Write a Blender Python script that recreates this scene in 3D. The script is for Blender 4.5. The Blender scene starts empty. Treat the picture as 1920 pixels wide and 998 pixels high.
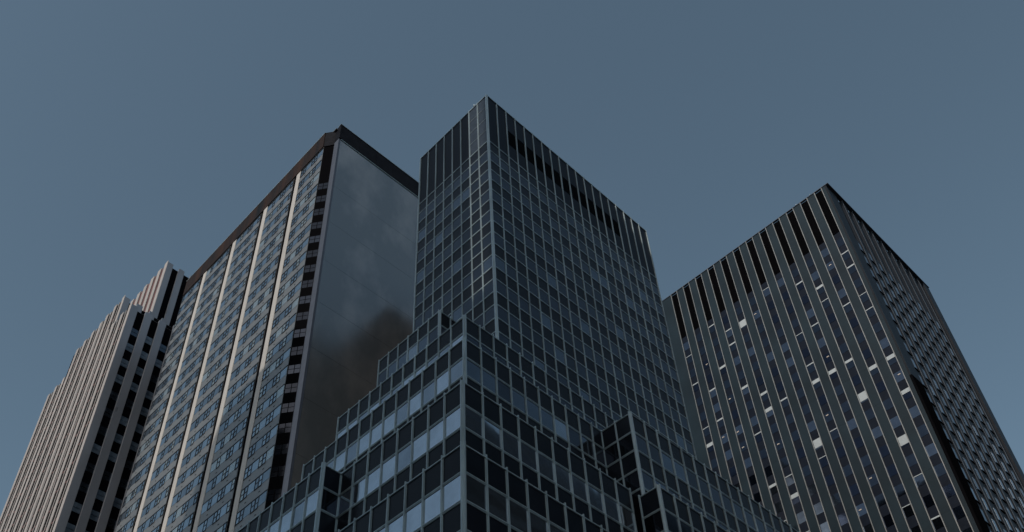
import bpy, math, random
import numpy as np
from mathutils import Vector, Matrix

random.seed(7)
R = math.radians
scene = bpy.context.scene

# ------------------------------------------------------------------ camera
PITCH, HEAD = R(44.02), R(47.5)
FPX, PPX, PPY, PW, PH = 1876.0, 850.0, 742.0, 1920.0, 998.0
CAM = Vector((0, 0, 1.7))
FW = Vector((math.cos(HEAD)*math.cos(PITCH), math.sin(HEAD)*math.cos(PITCH), math.sin(PITCH)))
RT = Vector((math.sin(HEAD), -math.cos(HEAD), 0))
UP = RT.cross(FW)
cd = bpy.data.cameras.new('camera'); cam = bpy.data.objects.new('camera', cd)
scene.collection.objects.link(cam)
cam.matrix_world = Matrix(((RT.x, UP.x, -FW.x, CAM.x), (RT.y, UP.y, -FW.y, CAM.y), (RT.z, UP.z, -FW.z, CAM.z), (0, 0, 0, 1)))
cd.sensor_width = 36; cd.lens = 36*FPX/PW
cd.shift_x = (PW/2-PPX)/PW; cd.shift_y = (PPY-PH/2)/PW
cd.clip_start = 0.1; cd.clip_end = 6000
scene.camera = cam

# ------------------------------------------------------------------ sky, sun, exposure
SUN_EL, SUN_OFF = R(33), R(13)
sun_dir = Vector((-math.cos(SUN_OFF)*math.cos(SUN_EL), -math.sin(SUN_OFF)*math.cos(SUN_EL), math.sin(SUN_EL)))
world = bpy.data.worlds.new('World'); scene.world = world; world.use_nodes = True
nt = world.node_tree; nt.nodes.clear()
sky = nt.nodes.new('ShaderNodeTexSky'); sky.sky_type = 'NISHITA'; sky.sun_disc = False
sky.sun_elevation = SUN_EL; sky.sun_rotation = math.atan2(sun_dir.x, sun_dir.y)
sky.air_density = 1.0; sky.dust_density = 1.2; sky.ozone_density = 1.0
hs = nt.nodes.new('ShaderNodeHueSaturation'); hs.inputs['Saturation'].default_value = 0.87; hs.inputs['Hue'].default_value = 0.478
bg = nt.nodes.new('ShaderNodeBackground'); bg.inputs['Strength'].default_value = 0.14
wo = nt.nodes.new('ShaderNodeOutputWorld')
nt.links.new(sky.outputs[0], hs.inputs['Color']); nt.links.new(hs.outputs[0], bg.inputs[0]); nt.links.new(bg.outputs[0], wo.inputs[0])
sd = bpy.data.lights.new('sun', 'SUN'); sd.energy = 2.2; sd.angle = R(0.5); sd.color = (1.0, 0.91, 0.83)
sun = bpy.data.objects.new('sun', sd); scene.collection.objects.link(sun)
sun.rotation_euler = (-sun_dir).to_track_quat('-Z', 'Y').to_euler()
scene.view_settings.view_transform = 'Standard'; scene.view_settings.look = 'None'
scene.view_settings.exposure = -0.5; scene.view_settings.gamma = 1.0
scene.render.engine = 'CYCLES'
scene.cycles.caustics_reflective = False; scene.cycles.caustics_refractive = False; scene.cycles.sample_clamp_indirect = 2
scene.cycles.max_bounces = 8; scene.cycles.glossy_bounces = 5

# ------------------------------------------------------------------ materials
def mat(name, col, rough=0.6, metal=0.0, noise=0.0, nscale=1.0, bump=0.0, bscale=1.0, col2=None, spec=0.5, stretch=(1, 1, 1), rvar=0.0):
    m = bpy.data.materials.new(name); m.use_nodes = True
    n = m.node_tree; p = n.nodes['Principled BSDF']
    p.inputs['Roughness'].default_value = rough; p.inputs['Metallic'].default_value = metal
    p.inputs['Specular IOR Level'].default_value = spec
    p.inputs['Base Color'].default_value = (*col, 1)
    tc = n.nodes.new('ShaderNodeTexCoord')
    mp = n.nodes.new('ShaderNodeMapping'); mp.inputs['Scale'].default_value = stretch
    n.links.new(tc.outputs['Object'], mp.inputs[0])
    if noise > 0 or col2 or rvar:
        t = n.nodes.new('ShaderNodeTexNoise'); t.inputs['Scale'].default_value = nscale; t.inputs['Detail'].default_value = 5; t.inputs['Roughness'].default_value = 0.6
        n.links.new(mp.outputs[0], t.inputs['Vector'])
        cr = n.nodes.new('ShaderNodeValToRGB'); cr.color_ramp.elements[0].position = 0.32; cr.color_ramp.elements[1].position = 0.68
        c2 = col2 if col2 else tuple(c*(1+noise) for c in col)
        c1 = col if col2 else tuple(c*(1-noise) for c in col)
        cr.color_ramp.elements[0].color = (*c1, 1); cr.color_ramp.elements[1].color = (*c2, 1)
        n.links.new(t.outputs['Fac'], cr.inputs[0])
        if noise > 0 or col2: n.links.new(cr.outputs[0], p.inputs['Base Color'])
        if rvar:
            mr = n.nodes.new('ShaderNodeMapRange'); mr.inputs['To Min'].default_value = max(0.01, rough-rvar); mr.inputs['To Max'].default_value = rough+rvar
            n.links.new(t.outputs['Fac'], mr.inputs[0]); n.links.new(mr.outputs[0], p.inputs['Roughness'])
    if bump > 0:
        t2 = n.nodes.new('ShaderNodeTexNoise'); t2.inputs['Scale'].default_value = bscale; t2.inputs['Detail'].default_value = 2
        n.links.new(mp.outputs[0], t2.inputs['Vector'])
        b = n.nodes.new('ShaderNodeBump'); b.inputs['Strength'].default_value = bump; b.inputs['Distance'].default_value = 0.05
        n.links.new(t2.outputs['Fac'], b.inputs['Height']); n.links.new(b.outputs[0], p.inputs['Normal'])
    return m

M = {}
def glass(name, tint, metal, rough=0.05, bump=0.16, bs=0.45):
    M[name] = mat(name, tint, rough, metal, noise=0.12, nscale=0.6, bump=bump, bscale=bs)
# stepped glass tower
glass('coated_glass', (0.50, 0.55, 0.60), 0.93)
glass('coated_glass_dull', (0.30, 0.34, 0.38), 0.9, 0.07)
glass('smoked_glass', (0.044, 0.054, 0.070), 0.85, 0.06)
glass('smoked_glass_dark', (0.022, 0.028, 0.038), 0.8, 0.08)
glass('smoked_glass_bright', (0.12, 0.145, 0.175), 0.9, 0.06)
M['spandrel_glass'] = mat('spandrel_glass', (0.012, 0.015, 0.021), 0.25, 0.0, spec=0.1, noise=0.18, nscale=0.35, bump=0.04, bscale=0.8, rvar=0.06)
M['aluminium'] = mat('aluminium', (0.44, 0.53, 0.55), 0.42, 0.3, noise=0.22, nscale=0.9, bump=0.02, bscale=3, stretch=(1, 1, 0.15), rvar=0.08)
M['aluminium_pale'] = mat('aluminium_pale', (0.50, 0.58, 0.60), 0.36, 0.5, noise=0.15, nscale=0.9, stretch=(1, 1, 0.2))
M['dark_core'] = mat('dark_core', (0.006, 0.006, 0.008), 0.8, spec=0.0)
M['louvre_black'] = mat('louvre_black', (0.002, 0.002, 0.003), 0.7, 0.0, spec=0.04, noise=0.3, nscale=2)
M['mech_panel'] = mat('mech_panel', (0.008, 0.010, 0.016), 0.4, 0.0, spec=0.08, noise=0.2, nscale=0.4, rvar=0.06)
M['mech_panel_blue'] = mat('mech_panel_blue', (0.04, 0.055, 0.075), 0.4, 0.0, spec=0.2, noise=0.25, nscale=1.4)
M['roof_gravel'] = mat('roof_gravel', (0.12, 0.12, 0.12), 0.9, noise=0.3, nscale=6)
# hotel
M['cream_panel'] = mat('cream_panel', (0.245, 0.255, 0.255), 0.38, 0.34, spec=0.3, noise=0.10, nscale=0.25, bump=0.03, bscale=0.6, stretch=(1, 1, 0.5), rvar=0.08)
M['pier_stone'] = mat('pier_stone', (0.60, 0.575, 0.53), 0.6, noise=0.07, nscale=0.5, stretch=(1, 1, 0.2))
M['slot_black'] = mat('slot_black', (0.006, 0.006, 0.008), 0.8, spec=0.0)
M['window_frame_dark'] = mat('window_frame_dark', (0.018, 0.02, 0.024), 0.4, 0.3)
glass('hotel_glass', (0.40, 0.47, 0.52), 0.92, 0.05)
glass('hotel_glass_dull', (0.26, 0.31, 0.35), 0.9, 0.09)
glass('hotel_glass_curtain', (0.46, 0.52, 0.52), 0.7, 0.25)
glass('night_glass', (0.10, 0.12, 0.145), 0.8, 0.08)
M['polished_slab'] = mat('polished_slab', (0.26, 0.285, 0.30), 0.24, 0.66, col2=(0.47, 0.465, 0.46), nscale=0.075, bump=0.55, bscale=0.10, stretch=(1.5, 1, 0.8), rvar=0.08)  # lighter colour blotches stand in for patches of reflected light
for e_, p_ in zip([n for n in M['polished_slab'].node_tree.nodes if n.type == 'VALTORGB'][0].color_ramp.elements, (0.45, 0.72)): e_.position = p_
M['dull_metal'] = mat('dull_metal', (0.085, 0.105, 0.125), 0.5, 0.1)
M['slab_edge'] = mat('slab_edge', (0.085, 0.10, 0.13), 0.5, 0.1, noise=0.1)
M['cornice_dark'] = mat('cornice_dark', (0.012, 0.013, 0.017), 0.6, spec=0.05, noise=0.3, nscale=0.8)
M['copper_band'] = mat('copper_band', (0.018, 0.022, 0.026), 0.6, 0.0, col2=(0.060, 0.036, 0.027), nscale=0.35, stretch=(1, 1, 0.12), spec=0.04)
M['curtained_glass'] = mat('curtained_glass', (0.16, 0.20, 0.24), 0.25, 0.1, noise=0.35, nscale=0.8)
# slab tower right
M['dark_granite'] = mat('dark_granite', (0.012, 0.027, 0.037), 0.5, 0.0, spec=0.18, noise=0.3, nscale=0.09, bump=0.05, bscale=0.25, rvar=0.1)
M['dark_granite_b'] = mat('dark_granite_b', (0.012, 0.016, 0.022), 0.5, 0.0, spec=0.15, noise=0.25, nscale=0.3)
M['bronze_line'] = mat('bronze_line', (0.29, 0.30, 0.29), 0.45, 0.3, noise=0.15, nscale=0.4)
M['blind_white'] = mat('blind_white', (0.50, 0.56, 0.57), 0.7, noise=0.06, nscale=2)
M['tower_spandrel'] = mat('tower_spandrel', (0.008, 0.013, 0.024), 0.4, 0.0, spec=0.1, noise=0.2, nscale=0.5)
glass('tower_glass', (0.032, 0.045, 0.064), 0.9, 0.06)
glass('tower_glass_dark', (0.014, 0.022, 0.040), 0.85, 0.08)
glass('tower_glass_bright', (0.075, 0.10, 0.135), 0.9, 0.06)
M['black_cladding'] = mat('black_cladding', (0.006, 0.006, 0.007), 0.8, spec=0.0)
# finned tower left
M['limestone_fin'] = mat('limestone_fin', (0.45, 0.425, 0.405), 0.75, noise=0.08, nscale=0.4, stretch=(1, 1, 0.15))
M['granite_pier'] = mat('granite_pier', (0.25, 0.27, 0.30), 0.30, 0.3, noise=0.14, nscale=0.12, bump=0.12, bscale=0.18, stretch=(1, 1, 0.5), rvar=0.08)
M['red_panel'] = mat('red_panel', (0.16, 0.07, 0.06), 0.6, noise=0.3, nscale=0.3)
# ground
M['asphalt'] = mat('asphalt', (0.04, 0.04, 0.042), 0.9, noise=0.2, nscale=2)
M['concrete'] = mat('concrete', (0.11, 0.11, 0.11), 0.85, noise=0.12, nscale=1.2)
M['paint_white'] = mat('paint_white', (0.75, 0.75, 0.72), 0.7)
M['unseen_block_wall'] = mat('unseen_block_wall', (0.02, 0.022, 0.026), 0.5, noise=0.3, nscale=0.5)
M['lamp_warm'] = mat('lamp_warm', (0.75, 0.66, 0.55), 0.6)

# ------------------------------------------------------------------ mesh helpers
class MB:
    def __init__(s): s.v = []; s.f = []
    def hexa(s, c):
        b = len(s.v); s.v += [tuple(p) for p in c]
        s.f += [(b, b+3, b+2, b+1), (b+4, b+5, b+6, b+7), (b, b+1, b+5, b+4), (b+1, b+2, b+6, b+5), (b+2, b+3, b+7, b+6), (b+3, b, b+4, b+7)]
        return s
    def box(s, x0, x1, y0, y1, z0, z1):
        x0, x1 = sorted((x0, x1)); y0, y1 = sorted((y0, y1)); z0, z1 = sorted((z0, z1))
        return s.hexa([(x0, y0, z0), (x1, y0, z0), (x1, y1, z0), (x0, y1, z0), (x0, y0, z1), (x1, y0, z1), (x1, y1, z1), (x0, y1, z1)])
    def add(s, o):
        b = len(s.v); s.v += o.v; s.f += [tuple(i+b for i in f) for f in o.f]; return s

def build(name, mb, m, parent=None, bevel=0.0):
    me = bpy.data.meshes.new(name); me.from_pydata(mb.v, [], mb.f); me.materials.append(M[m]); me.update()
    o = bpy.data.objects.new(name, me); scene.collection.objects.link(o)
    if parent is not None: o.parent = parent
    if bevel:
        b = o.modifiers.new('edge', 'BEVEL'); b.width = bevel; b.segments = 1; b.limit_method = 'ANGLE'
    return o

def screen_area(mb):
    v = np.array(mb.v) - np.array(CAM)
    z = v @ np.array(FW)
    if z.min() < 1: return -1
    x = PPX + FPX*(v @ np.array(RT))/z; y = PPY - FPX*(v @ np.array(UP))/z
    x0, x1, y0, y1 = x.min(), x.max(), y.min(), y.max()
    if x1 < 0 or x0 > PW or y1 < 0 or y0 > PH: return -1
    return (min(x1, PW)-max(x0, 0))*(min(y1, PH)-max(y0, 0))

class Face:
    """a vertical plane: origin o (x,y), unit direction along u, outward normal n; p(u, d, z) is a point, d metres out of the plane"""
    def __init__(s, ox, oy, ux, uy, nx, ny): s.o = (ox, oy); s.u = (ux, uy); s.n = (nx, ny)
    def p(s, u, d, z): return (s.o[0]+s.u[0]*u+s.n[0]*d, s.o[1]+s.u[1]*u+s.n[1]*d, z)
    def box(s, u0, u1, d0, d1, z0, z1, mb=None, tilt=0.0):
        mb = mb or MB()
        a, b = (random.uniform(-tilt, tilt), random.uniform(-tilt, tilt)) if tilt else (0, 0)
        c = [s.p(u0, d0, z0), s.p(u1, d0, z0), s.p(u1, d1+a, z0), s.p(u0, d1, z0), s.p(u0, d0, z1), s.p(u1, d0, z1), s.p(u1, d1+a+b, z1), s.p(u0, d1+b, z1)]
        det = s.u[0]*s.n[1]-s.u[1]*s.n[0]
        if det < 0: c = [c[1], c[0], c[3], c[2], c[5], c[4], c[7], c[6]]
        return mb.hexa(c)
def west(x, y0): return Face(x, y0, 0, 1, -1, 0)      # faces -X, u runs along +Y
def south(y, x0): return Face(x0, y, 1, 0, 0, -1)     # faces -Y, u runs along +X

class Thing:
    def __init__(s, name, label, cat, loc, group=None):
        s.e = bpy.data.objects.new(name, None); scene.collection.objects.link(s.e)
        s.e.location = loc; s.e['label'] = label; s.e['category'] = cat
        if group: s.e['group'] = group
        s.loc = Vector(loc); s.many = {}
    def local(s, mb):
        r = MB(); r.v = [(a-s.loc.x, b-s.loc.y, c-s.loc.z) for a, b, c in mb.v]; r.f = mb.f; return r
    def part(s, name, mb, m, parent=None, bevel=0.0, label=None):
        o = build(name, s.local(mb), m, parent or s.e, bevel)
        if label: o['label'] = label
        return o
    def item(s, kind, mb, m, parent=None, subs=(), weight=1.0, label=None):
        s.many.setdefault(kind, []).append((screen_area(mb)*weight, mb, m, parent, subs, label))
    def finish(s, limit=100):
        for kind, L in s.many.items():
            L.sort(key=lambda t: -t[0])
            top = [t for t in L[:limit] if t[0] > 0]; rest = L[len(top):]
            for a, mb, m, par, subs, lab in top:
                o = s.part(kind, mb, m, par, label=lab)
                for sn, smb, sm in subs: s.part(sn, smb, sm, o)
            if rest:
                # one mesh for all the rest, with a slot per material
                me = bpy.data.meshes.new(kind); V = []; F = []; idx = []; names = []
                for a, mb, m, par, subs, lab in rest:
                    for g, gm in [(mb, m)]+[(x[1], x[2]) for x in subs]:
                        if gm not in names: names.append(gm)
                        b = len(V); V += s.local(g).v; F += [tuple(i+b for i in f) for f in g.f]; idx += [names.index(gm)]*len(g.f)
                me.from_pydata(V, [], F)
                for nme in names: me.materials.append(M[nme])
                me.polygons.foreach_set('material_index', idx); me.update()
                o = bpy.data.objects.new(kind, me); scene.collection.objects.link(o); o.parent = s.e; o['kind'] = 'stuff'

def structure(name, mb, m):
    o = build(name, mb, m); o['kind'] = 'structure'; return o

# ------------------------------------------------------------------ ground (below the frame)
structure('ground', MB().box(-2500, 2500, -2500, 2500, -0.5, -0.2), 'asphalt')
structure('avenue', MB().box(2, 22, -400, 400, -0.199, -0.15), 'asphalt')
for nm, b in (('pavement', (22, 200, 14, 260)), ('pavement', (-90, -6, -80, 260))):
    structure(nm, MB().box(b[0], b[1], b[2], b[3], -0.199, 0.0), 'concrete')
mk = MB()
for k in range(-30, 30): mk.box(11.9, 12.1, k*9, k*9+3, -0.149, -0.145)
structure('road_markings', mk, 'paint_white')

# ------------------------------------------------------------------ stepped glass tower
tw = Thing('glass_office_tower', 'dark stepped office tower of glass panels in pale metal grid, rising tallest in the middle', 'office tower', (48, 46, 0))
BL, BR, ROW = 1.60, 1.707, 2.03

def grid(f, nb, bay, ztop, zbot, mats, parent, row=ROW, start='s', proud=0.15, mw=0.085, first=True, cap=True, mullion_top=0.22, double=True, u0=0.0, last=True, mech=None):
    """curtain wall: spandrel and window rows from ztop down, mullions up, transoms across"""
    tr = MB(); sp = MB(); L = nb*bay
    z = ztop; k = 0
    if mech: z = mech
    zfirst = z
    while z > zbot:
        z1 = z; z0 = max(z-row, zbot)
        if z1 - z0 < 0.5: break
        isw = (k % 2 == (1 if start == 's' else 0))
        for i in range(nb):
            a, b = u0+i*bay+mw/2+0.03, u0+(i+1)*bay-mw/2-0.03
            if isw:
                mm = random.choices(*mats)[0]
                f_win = f.box(a, b, -0.05, 0.04, z0+0.10, z1-0.10, tilt=0.008)
                tw.item('window', f_win, mm, parent)
        if isw:
            for zz in (z1, z0):
                if double:
                    f.box(u0, u0+L, -0.04, 0.085, zz-0.10, zz-0.045, tr)
                    f.box(u0, u0+L, -0.04, 0.10, zz+0.00, zz+0.07, tr)
                else:
                    f.box(u0, u0+L, -0.04, 0.09, zz-0.055, zz+0.055, tr)
        z = z0; k += 1
    if cap: f.box(u0, u0+L, -0.25, 0.10, ztop-0.02, ztop+0.06, tr)
    if nb <= 2:
        for q in range(0, len(tr.v), 8):
            one = MB(); one.v = tr.v[q:q+8]; one.f = [tuple(i-q for i in f_) for f_ in tr.f if q <= f_[0] < q+8]
            tw.item('transom', one, 'aluminium', parent)
    else: tw.part('transom_rows', tr, 'aluminium', parent)  # horizontal transoms of the whole face, merged in one mesh
    tw.part('spandrel', f.box(u0+0.01, u0+L-0.01, -0.07, 0.025, zbot, zfirst-0.03, sp), 'spandrel_glass', parent)
    for i in range(0 if first else 1, nb+(1 if last else 0)):
        u = u0+i*bay
        g = f.box(u-mw/2, u+mw/2, -0.02, proud, zbot, ztop+mullion_top)
        f.box(u-mw/2-0.025, u+mw/2+0.025, -0.02, 0.05, zbot, ztop+mullion_top-0.1, g)
        tw.item('mullion', g, 'aluminium', parent)
    return zfirst

GL = (['coated_glass', 'coated_glass_dull'], [7, 2])          # podium terraces
GD = (['smoked_glass', 'smoked_glass_dark', 'smoked_glass_bright'], [10, 6, 2])   # tall shaft
GC = (['coated_glass', 'coated_glass_dull'], [3, 4])
GK = (['smoked_glass_dark'], [1])  # darkest glass for wing sides, in place of their dark reflections
GM = (['coated_glass_dull', 'smoked_glass_bright', 'smoked_glass'], [3, 6, 3])

def tier(x0, y0, x1, y1, z, zb=0):
    o = tw.part('terrace', MB().box(x0+0.07, x1, y0+0.07, y1, zb, z-0.05), 'dark_core')
    tw.part('roof', MB().box(x0+0.3, x1-0.2, y0+0.3, y1-0.2, z-0.049, z-0.02), 'roof_gravel', o)
    return o
def corner_post(x, y, zb, z, parent, m='aluminium_pale'):
    g = MB().box(x-0.16, x+0.02, y+0.0, y+0.08, zb, z+0.25).box(x+0.0, x+0.08, y-0.16, y+0.0, zb, z+0.25)
    g.box(x-0.05, x+0.01, y-0.05, y+0.01, zb, z+0.15)
    tw.item('mullion', g, m, parent)
def end_panel(x, yend, zb, z, parent):
    # pale metal return panel closing the far end of a terrace face
    g = MB().hexa([(x+0.02, yend, zb), (x+0.9, yend+0.02, zb), (x+0.9, yend+0.5, zb), (x+0.30, yend+0.5, zb),
                   (x+0.02, yend, z), (x+0.9, yend+0.02, z), (x+0.9, yend+0.5, z), (x+0.30, yend+0.5, z)])
    tw.item('end_panel', g, 'aluminium_pale', parent)

YE = 61.3
# A: lowest terrace
A = tier(30.14, 32.05, 96, YE, 40.2)
grid(west(30.14, 32.12), 13, 1.66, 40.2, 4.0, GL, A, first=False)
grid(south(32.05, 30.22), 12, BR, 40.2, 4.0, GL, A, first=False)
corner_post(30.14, 32.05, 0, 40.2, A)
# B
B = tier(33.1, 35.2, 96, YE, 49.6, 38)
grid(west(33.1, 35.27), 8, 1.66, 49.6, 39.6, GL, B, first=False)
grid(south(35.2, 33.18), 10, 1.73, 49.6, 39.6, GL, B, first=False)
corner_post(33.1, 35.2, 38, 49.6, B)
# B wing on the left, one bay forward
W = tier(31.44, 48.55, 34, 66, 49.6, 30)
grid(west(31.44, 48.65), 10, 1.60, 49.6, 30, GL, W, first=False)
grid(south(48.55, 31.52), 1, 1.58, 49.6, 36, GK, W, first=False)
corner_post(31.44, 48.55, 30, 49.6, W)
# B wing on the right
W = tier(51.75, 33.39, 96, 36, 49.6, 30)
grid(south(33.39, 51.83), 20, BR, 49.6, 30, GD, W, first=False)
grid(west(51.75, 33.45), 1, 1.75, 49.6, 38, GK, W, first=False)
corner_post(51.75, 33.39, 30, 49.6, W)
# C
Ct = tier(37.4, 39.5, 96, 61.2, 60.5, 48)
grid(west(37.4, 39.55), 13, 1.645, 60.5, 49, GC, Ct, first=False)
grid(south(39.5, 37.48), 10, 1.66, 60.5, 49, GM, Ct, first=False)
corner_post(37.4, 39.5, 48, 60.5, Ct); end_panel(37.4, 61.0, 48, 60.55, Ct)
# C wing on the right, two bays forward
W = tier(53.87, 36.26, 96, 40, 60.5, 40)
grid(south(36.26, 53.95), 24, BR, 60.5, 40, GD, W, first=False)
grid(west(53.87, 36.32), 2, 1.58, 60.5, 49, GK, W, first=False)
corner_post(53.87, 36.26, 40, 60.5, W)
# D
D = tier(40.85, 43.1, 88, 61.4, 68.8, 58)
grid(west(40.85, 43.15), 11, 1.65, 68.8, 59, GC, D, first=False)
grid(south(43.1, 40.93), 26, BR, 68.8, 59, GD, D, first=False, double=False)
corner_post(40.85, 43.1, 58, 68.8, D); end_panel(40.85, 61.3, 58, 68.85, D)
# E: partial bay on the left side
E_ = tier(45.2, 51.4, 50, 61.3, 79.9, 66)
grid(west(45.2, 51.45), 6, 1.62, 79.9, 67, GM, E_, first=False)
grid(south(51.4, 45.28), 2, 1.35, 79.9, 67, GM, E_, first=False)
corner_post(45.2, 51.4, 66, 79.9, E_); end_panel(45.2, 61.19, 66, 79.95, E_)
# tall shaft
TX, TY, TH, TZ = 48.0, 46.03, 119.94, 109.2
T = tier(TX, TY, 80.06, 59.0, TH, 60)
grid(west(TX, TY+0.05), 8, 1.60, TZ, 66, GD, T, first=False, cap=False, mullion_top=TH-TZ+0.25, double=False, mw=0.075)
grid(south(TY, TX+0.06), 19, 1.685, TZ, 60, GD, T, first=False, cap=False, mullion_top=TH-TZ+0.25, double=False, mw=0.075)
tw.part('unseen_dark_mass', MB().box(61, 79, 59.01, 73, 0, 118.8), 'dark_core', T)  # unseen block added to darken the reflection in the hotel's side wall
fw_, fs_ = west(TX, TY+0.05), south(TY, TX+0.06)
corner_post(TX, TY, 60, TH, T)
tw.item('end_panel', MB().hexa([(TX+0.02, 58.84, 60), (TX+1, 58.86, 60), (TX+1, 59.35, 60), (TX+.15, 59.35, 60), (TX+0.02, 58.84, TH), (TX+1, 58.86, TH), (TX+1, 59.35, TH), (TX+.15, 59.35, TH)]), 'aluminium', T)
mp_, mb_, tr_, lv_ = MB(), MB(), MB(), MB()
for i in range(8):
    a, b = i*1.6+0.08, (i+1)*1.6-0.08
    n = 4; h = (TH-TZ-0.1)/n
    tw.item('mechanical_panel', fw_.box(a, b, -0.06, 0.03, TZ+0.08, TH-0.04), 'mech_panel_blue' if i < 2 else 'mech_panel', T)
    if i < 2:
        for k in range(1, n): fw_.box(a, b, 0.0, 0.07, TZ+0.06+k*h, TZ+0.10+k*h, tr_)
for i in range(19):
    a, b = i*1.685+0.08, (i+1)*1.685-0.08
    if 2 <= i <= 14:
        tw.item('mechanical_panel', fs_.box(a, b, -0.06, 0.03, TZ+0.08, 112.3), 'mech_panel', T); tw.item('mechanical_panel', fs_.box(a, b, -0.06, 0.03, 115.6, TH-0.05), 'mech_panel', T)
        for k in range(14): fs_.box(a, b, -0.05, 0.0, 112.3+k*0.235, 112.3+k*0.235+0.13, lv_)
    else:
        tw.item('mechanical_panel', fs_.box(a, b, -0.06, 0.03, TZ+0.08, TH-0.05), 'mech_panel', T)
for f, L in ((fw_, 12.8), (fs_, 32.0)):
    f.box(0, L, -0.3, 0.12, TH-0.02, TH+0.09, tr_); f.box(0, L, -0.02, 0.09, TZ-0.05, TZ+0.07, tr_)
tw.part('louvre', lv_, 'louvre_black', T); tw.part('coping', tr_, 'aluminium', T)
tw.part('plant_room', MB().box(54, 74, 50, 56.5, TH-0.1, TH+1.0), 'mech_panel', T)
tw.finish()

# ------------------------------------------------------------------ hotel slab with piers
ho = Thing('slab_hotel_tower', 'broad tower with four pale vertical piers and a blank polished side wall', 'tower', (44.6, 77.3, 0))
HX, HY, HT, HC = 44.64, 77.29, 148.22, 144.1
y0h, y1h = 79.9, 122.9
body = MB()
# prism footprint with cut corner
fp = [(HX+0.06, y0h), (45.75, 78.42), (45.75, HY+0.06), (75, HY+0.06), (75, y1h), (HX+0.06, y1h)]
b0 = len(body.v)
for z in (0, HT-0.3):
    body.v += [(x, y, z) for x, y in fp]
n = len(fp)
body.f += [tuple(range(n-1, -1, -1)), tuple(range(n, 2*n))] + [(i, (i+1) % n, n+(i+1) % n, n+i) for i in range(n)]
hw = ho.part('wall', body, 'slot_black')  # black left bare beside each pier stands in for the slot's shade
fh = west(HX, y0h)
piers = [86.06, 95.6, 105.15, 114.7]
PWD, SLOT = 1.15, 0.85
FLOOR = 3.37
bays = []
prev = y0h
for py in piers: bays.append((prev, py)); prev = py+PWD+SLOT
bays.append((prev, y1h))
rows_h = [143.7-FLOOR*k for k in range(38) if 143.7-FLOOR*k > 18]
for py in piers:
    g = fh.box(py-y0h, py+PWD-y0h, -0.1, 0.09, 0, HC-0.1)
    ho.part('pier', g, 'pier_stone')
for (a, b) in bays:
    sp, vt = MB(), MB()
    a_, b_ = a-y0h, b-y0h
    for zt in rows_h:
        for q in (0.27, 0.73):
            u = a_+(b_-a_)*q
            fh.box(u, u+0.30, 0.0, 0.04, zt-1.70-0.95, zt-1.70-0.83, vt)
    fh.box(a_, b_, -0.2, 0.02, 10, HC-0.05, sp)
    ho.part('spandrel', sp, 'cream_panel'); ho.part('vent', vt, 'slot_black')
    for zt in rows_h:
        ho.item('window_sill', fh.box(a_, b_, -0.1, 0.10, zt-0.03, zt+0.025), 'window_frame_dark')
        u = a_+0.04; pat = ['p', 's', 's'] if a == y0h else ['s', 'p', 's', 's', 'p']
        widths = {'p': 1.50, 's': 0.74}; k = 0
        tot = 0; seq = []
        while True:
            w = widths[pat[k % len(pat)]]
            if tot+w > (b_-a_)-0.04: break
            seq.append(pat[k % len(pat)]); tot += w; k += 1
        sc = ((b_-a_)-0.08)/tot
        for t in seq:
            w = widths[t]*sc; fr = MB()
            gm = random.choices(['hotel_glass', 'hotel_glass_dull', 'hotel_glass_curtain'], [7, 3, 2])[0]
            if t == 'p':
                g = fh.box(u+0.03, u+w-0.03, -0.1, 0.045, zt-1.62, zt-0.06, tilt=0.006)
                ho.item('window', g, gm)
            else:
                g = fh.box(u+0.06, u+w-0.06, -0.1, 0.04, zt-0.82, zt-0.10, tilt=0.006)
                fh.box(u+0.06, u+w-0.06, -0.1, 0.04, zt-1.60, zt-0.90, g, tilt=0.006)
                fh.box(u, u+0.05, -0.1, 0.09, zt-1.80, zt-0.03, fr); fh.box(u+w-0.05, u+w, -0.1, 0.09, zt-1.80, zt-0.03, fr)
                fh.box(u+0.05, u+w-0.05, -0.1, 0.08, zt-0.90, zt-0.82, fr); fh.box(u+0.05, u+w-0.05, -0.1, 0.095, zt-1.80, zt-1.70, fr)
                ho.item('window', g, gm, subs=(('frame', fr, 'window_frame_dark'),))
            u += w
# cut corner with its column of windows
dx, dy = 45.72-HX, 78.42-y0h; Lc = math.hypot(dx, dy)
fc = Face(HX, y0h, dx/Lc, dy/Lc, dy/Lc, -dx/Lc)
ho.part('corner_cladding', fc.box(0.0, Lc, -0.09, -0.02, 0, HC-0.1), 'black_cladding')
for i, zt in enumerate(rows_h):
    if i < 3: continue
    g = MB()
    for (ua, ub) in ((0.14, Lc/2-0.05), (Lc/2+0.05, Lc-0.16)):
        fc.box(ua, ub, -0.05, 0.0, zt-0.78, zt-0.10, g, tilt=0.004); fc.box(ua, ub, -0.05, 0.0, zt-1.62, zt-0.88, g, tilt=0.004)
    ho.item('corner_window', g, random.choice(['smoked_glass', 'smoked_glass_dark', 'smoked_glass_dark']))
ho.finish()
# blank side wall: big polished panels with fine joints
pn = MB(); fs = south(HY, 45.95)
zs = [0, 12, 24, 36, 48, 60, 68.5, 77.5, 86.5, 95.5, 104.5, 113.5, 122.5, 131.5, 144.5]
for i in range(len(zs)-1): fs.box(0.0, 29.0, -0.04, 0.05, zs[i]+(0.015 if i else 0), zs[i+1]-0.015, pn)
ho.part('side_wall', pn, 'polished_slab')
ho.part('side_wall_edge', MB().box(45.60, 45.94, HY-0.06, 78.40, 0, 144.6), 'slab_edge')
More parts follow.
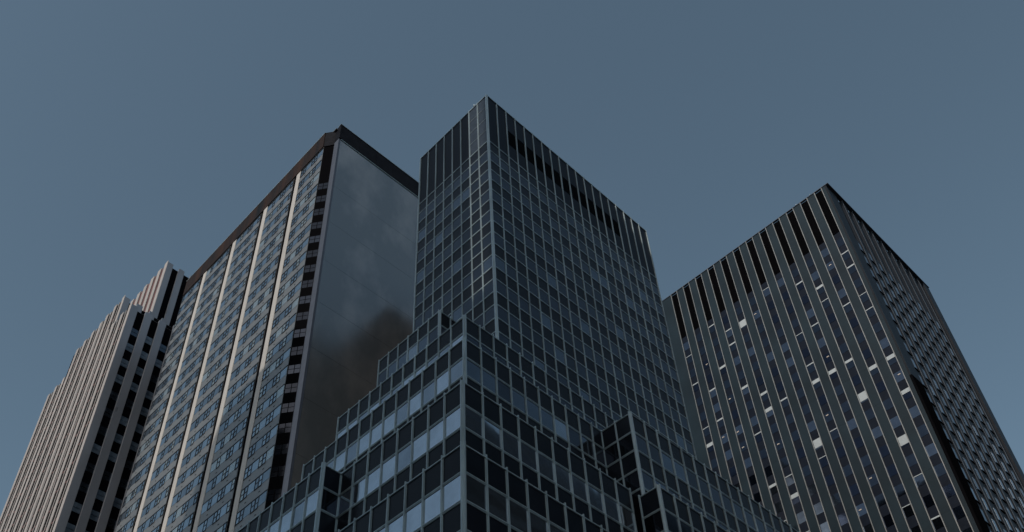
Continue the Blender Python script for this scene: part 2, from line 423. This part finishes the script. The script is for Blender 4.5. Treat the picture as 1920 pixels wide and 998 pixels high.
# cornice
cb = MB(); k = y0h+0.05
while k < y1h-0.1:
    w = min(2.1, y1h-k); fh.box(k-y0h, k-y0h+w-0.03, -0.15, 0.16, HC, HT-0.05, cb); k += w
ho.part('cornice', cb, 'copper_band', label='copper stained parapet band over the window front')
cb = MB(); fc.box(0.0, Lc-0.02, -0.15, 0.12, HC, HT-0.04, cb); ho.part('cornice', cb, 'cornice_dark')
cb = MB().box(45.58, 45.95, HY-0.22, 78.38, 144.7, HT+0.35)
x = 45.95
while x < 75: cb.box(x+0.03, min(x+3.6, 75.2), HY-0.22, HY+0.5, 144.7, HT+0.35); x += 3.6
ho.part('cornice', cb, 'cornice_dark')
cp = MB(); fh.box(-0.05, y1h-y0h, -0.4, 0.22, HT-0.04, HT+0.06, cp); cp.box(45.5, 75.3, HY-0.30, HY+0.4, HT+0.36, HT+0.44); cp.box(45.97, 75.1, HY-0.16, HY-0.02, 144.50, 144.66)
ho.part('coping', cp, 'aluminium')
ho.part('roof', MB().box(HX+0.6, 74.5, HY+0.6, y1h-0.5, HT-0.29, HT-0.1), 'roof_gravel')

# ------------------------------------------------------------------ dark slab tower on the right
rt = Thing('dark_slab_tower', 'dark stone office tower with thin pale window lines and scattered white blinds', 'office tower', (121, 31.3, 0))
RX, RY, RXE, RYE, RH, RL = 121.02, 31.28, 157.6, 70.0, 156.6, 143.7
rw = rt.part('wall', MB().box(RX+0.25, RXE-0.1, RY+0.35, RYE, 0, RH-0.3), 'dark_core')
rt.part('roof', MB().box(RX+0.8, RXE-0.8, RY+0.8, RYE-0.5, RH-0.29, RH-0.1), 'roof_gravel')
fr_ = west(RX, RY)
SW, PT = 1.46, 3.03
starts = [0.95+PT*k for k in range(12)]
edges = []
prevu = -0.02
for s_ in starts: edges.append((prevu, s_)); prevu = s_+SW
edges.append((prevu, RYE-RY))
RF = 3.65
for (a, b) in edges:
    g = MB(); z = RH
    # stone piers in storey-high blocks
    zz = RH; 
    while zz > 0.1:
        h = min(RF*2, zz); fr_.box(a, b, -0.26, random.uniform(-0.004, 0.004), zz-h+0.012, zz, g); zz -= h
    rt.item('pier', g, 'dark_granite')
for s_ in starts:
    tsp = MB(); lou = MB()
    for e in (s_, s_+SW):
        rt.item('mullion', fr_.box(e-0.055, e+0.055, -0.1, 0.10, 0, RH+0.05), 'bronze_line')
    for k in range(44):
        fr_.box(s_+0.06, s_+SW-0.06, -0.24, -0.16, RL+k*0.29, RL+k*0.29+0.16, lou)
    zt = RL-1.6; i = 0
    fr_.box(s_+0.06, s_+SW-0.06, -0.24, -0.12, 8, RL-0.03, tsp)
    while zt > 12:
        ua, ub = s_+0.06, s_+SW-0.06
        subs = []
        r = random.random()
        if r < 0.29:
            h = random.choice([0.12, 0.15, 0.22, 0.3, 0.5, 0.75]) if r > 0.02 else 1.6
            subs.append(('blind', fr_.box(ua+0.05, ub-0.02, -0.085, -0.045, zt-0.04-h, zt-0.04), 'blind_white'))
        elif r < 0.40:
            u = random.uniform(ua+0.3, ub-0.5); z_ = zt-random.uniform(0.4, 1.4)
            subs.append(('ceiling_lamp', fr_.box(u, u+0.42, -0.09, -0.045, z_, z_+0.16), 'lamp_warm'))
        gm = random.choices(['tower_glass', 'tower_glass_dark', 'tower_glass_bright'], [7, 4, 3])[0]
        rt.item('window', fr_.box(ua, ub, -0.2, -0.09, zt-1.88, zt-0.02, tilt=0.008), gm, subs=subs, weight=3 if subs else 1)
        zt -= RF
    rt.part('spandrel', tsp, 'tower_spandrel'); rt.part('louvre', lou, 'louvre_black')
# right-hand front: deep piers with narrow recessed windows
fb = south(RY, RX)
g = MB()
fb.box(-0.02, 3.4, -0.3, 0.0, 107.5, RH, g); rt.item('pier', g, 'dark_granite_b', label='broad stone corner strip')
rt.part('black_corner_strip', fb.box(-0.03, 3.2, -0.3, 0.10, 0, 107.4), 'black_cladding', label='black strip on the corner edge')  # plain black strip over the lower part of the corner
g = MB(); fb.box(3.22, 3.4, -0.3, 0.0, 0, 107.45, g); rt.item('pier', g, 'dark_granite_b')
PB = 3.40; NB = 9
for k in range(NB):
    u = 3.4+k*PB
    ua, ub = u+1.45, u+PB
    pr = MB().hexa([fb.p(ua, -0.3, 0), fb.p(ub, -0.3, 0), fb.p(ub, -0.02, 0), fb.p(ua+0.25, 0.10, 0), fb.p(ua, -0.3, RH), fb.p(ub, -0.3, RH), fb.p(ub, -0.02, RH), fb.p(ua+0.25, 0.10, RH)])
    rt.item('pier', pr, 'dark_granite_b')
    rt.item('mullion', fb.box(ua+0.26, ua+0.36, 0.05, 0.15, 0, RH-0.02), 'dull_metal')
    zt = RL-1.0-(k % 2)*0.0
    rt.part('spandrel', fb.box(u+0.003, u+1.45-0.003, -0.3, -0.05, 5, RL), 'dark_granite_b')
    while zt > 12:
        rt.item('window', fb.box(u+0.22, u+1.05, -0.3, -0.01, zt-2.05, zt, tilt=0.006), random.choice(['coated_glass_dull', 'smoked_glass_bright', 'smoked_glass_bright']))
        rt.item('sill', fb.box(u+0.05, u+1.42, -0.1, 0.10, zt-2.40, zt-2.28), 'black_cladding')
        zt -= RF
g = MB().box(RX-0.12, RX+0.3, RY-0.05, RYE, RH-0.01, RH+0.10).box(RX-0.1, RXE, RY-0.5, RY+0.3, RH+0.005, RH+0.12)
rt.part('coping', g, 'slab_edge')
fbE = MB().box(RXE-2.4, RXE, RY-0.35, RY+0.2, 0, RH); rt.part('corner_pier', fbE, 'dark_granite_b')
rt.finish()

# ------------------------------------------------------------------ finned stepped tower, far left
lf = Thing('finned_stone_tower', 'stepped stone tower with close-set pale fins catching the sun, farthest left behind the hotel', 'tower', (39.5, 134.3, 0))
def block(x0, y0, x1, y1, z, zb, pier_w, gap, fin_p, fin_w, win=True, red=False, zwin=None, npier=None, thin=True):
    o = lf.part('tower_block', MB().box(x0+0.5, x1, y0+0.5, y1, zb, z-0.6), 'dark_core')
    lf.part('roof', MB().box(x0+0.6, x1-0.2, y0+0.6, y1-0.2, z-0.59, z-0.45), 'roof_gravel', o)
    f = south(y0, x0); u = 0.0; k = 0
    L = x1-x0
    while u < L:
        w = pier_w if not (k == 0) else pier_w*0.98
        lf.item('pier', f.box(u, u+w, -0.6, 0.0, zb, z), 'granite_pier', o)
        a, b = u+w, u+w+gap
        zt = z-5.2 if win else zb
        while zt > max(zb, 12):
            if win:
                r = random.random()
                gm = 'curtained_glass' if r < 0.62 else 'night_glass'
                wb = MB(); f.box(a+0.06, b-0.06, -0.6, -0.42, zt-0.95, zt-0.05, wb, tilt=0.01); f.box(a+0.06, b-0.06, -0.6, -0.42, zt-1.85, zt-1.05, wb, tilt=0.01)
                lf.item('window', wb, gm, o)
            zt -= 4.15
        u = b; k += 1
    fw2 = west(x0, y0); v = 0.0; j = 0
    Ly = y1-y0; rp = MB()
    while v < Ly-0.2:
        lf.item('fin', fw2.box(v+0.004, min(v+fin_w, Ly), 0.003 if v == 0 else -0.6, 0.07, zb, z+0.5), 'limestone_fin', o)
        if thin and v+fin_w+0.55*(fin_p-fin_w) < Ly:
            c = v+fin_w+0.42*(fin_p-fin_w)
            lf.item('fin', fw2.box(c, c+0.26, -0.5, 0.03, zb, z-0.1), 'limestone_fin', o)
        if red:
            fw2.box(v+fin_w+0.3, v+fin_p-0.3, -0.5, -0.03, zb, z-0.3, rp)
        else:
            zt = z-4.0
            while zt > max(zb, 12):
                lf.item('spandrel', fw2.box(v+fin_w+0.02, min(v+fin_p, Ly)-0.02, -0.5, -0.03, zt-0.9, zt-0.55), 'red_panel', o); zt -= 4.15
        v += fin_p; j += 1
    lf.part('window_strip', fw2.box(0.02, Ly-0.02, -0.5, -0.06, zb, z-0.2), 'slot_black', o)
    if rp.v: lf.part('spandrel', rp, 'red_panel', o)
    return o
block(39.55, 134.3, 58, 143.5, 147.7, 0, 1.45, 1.60, 3.35, 1.12)
block(39.9, 141.6, 60, 151.0, 156.5, 0, 1.25, 1.6, 3.4, 1.1)
block(39.92, 151.0, 60, 163.5, 156.3, 0, 1.25, 1.6, 3.4, 1.1)
block(39.95, 163.5, 60, 171.9, 149.3, 0, 1.25, 1.6, 3.4, 1.1)
block(46.9, 144.0, 62, 166, 175.9, 150, 1.35, 1.5, 3.0, 1.45, win=False, red=True, thin=False)
lf.finish()

# ------------------------------------------------------------------ unseen blocks added out of frame to shape shadows and reflections
def unseen_block(name, label, loc, boxes):
    t = Thing(name, label, 'building', loc)
    w, wn = MB(), MB()
    for (x0, x1, y0, y1, z) in boxes:
        w.box(x0, x1, y0, y1, 0, z)
        zz = 4.0
        while zz < z-3:
            wn.box(x0-0.05, x1+0.05, y0-0.05, y1+0.05, zz, zz+1.8); zz += 3.8
    t.part('wall', w, 'unseen_block_wall'); t.part('window_band', wn, 'smoked_glass_dark')
unseen_block('unseen_shade_block', 'unseen stepped block across the avenue, added to shade the glass tower and hotel', (-45, 45, 0),
            [(-33, -30, 25.05, 27.8, 184), (-33, -30, 19.05, 25, 188), (-60, -30, 2, 19, 181), (-60, -30, 27.85, 31.5, 134), (-60, -30, 31.55, 43.2, 182), (-60, -30, 43.25, 52, 96), (-60, -30, 52.05, 61, 40),
             (-60, -30, 61.05, 67, 150), (-60, -30, 67.05, 77.3, 147), (-60, -30, 77.35, 79, 138)])  # stepped heights and slot shaped for the edges of the cast shadow
unseen_block('unseen_reflection_block', 'unseen dark block across the side street, added to darken the lower window reflections', (70, -35, 0),
            [(45, 150, -50, -18, 118)])

# small things on the roof of the glass tower
def disc(cx, cy, z, r, h, n=12, mb=None):
    mb = mb or MB(); b = len(mb.v)
    for zz in (z, z+h):
        mb.v += [(cx+r*math.cos(2*math.pi*i/n), cy+r*math.sin(2*math.pi*i/n), zz) for i in range(n)]
    mb.f += [tuple(range(b+n-1, b-1, -1)), tuple(range(b+n, b+2*n))] + [(b+i, b+(i+1) % n, b+n+(i+1) % n, b+n+i) for i in range(n)]
    return mb
fl = Thing('roof_beacon', 'small pale beacon on a short post at the roof edge of the dark glass tower', 'beacon', (48.2, 48.5, TH))
fl.part('post', disc(48.2, 48.5, TH+0.06, 0.05, 0.75), 'aluminium'); fl.part('lamp_head', disc(48.2, 48.5, TH+0.81, 0.15, 0.28), 'aluminium_pale')
for i, (yy, lab) in enumerate(((37.6, 'short pipe on the dark stone tower roof, farther from its corner'), (34.6, 'short pipe on the dark stone tower roof, nearer its corner'))):
    v = Thing('vent_pipe', lab, 'vent pipe', (RX+0.25, yy, RH), group='vent pipes on the dark tower roof')
    v.part('pipe', disc(RX+0.25, yy, RH+0.11, 0.07, 0.45), 'aluminium'); v.part('cap', disc(RX+0.25, yy, RH+0.56, 0.12, 0.08), 'aluminium_pale')
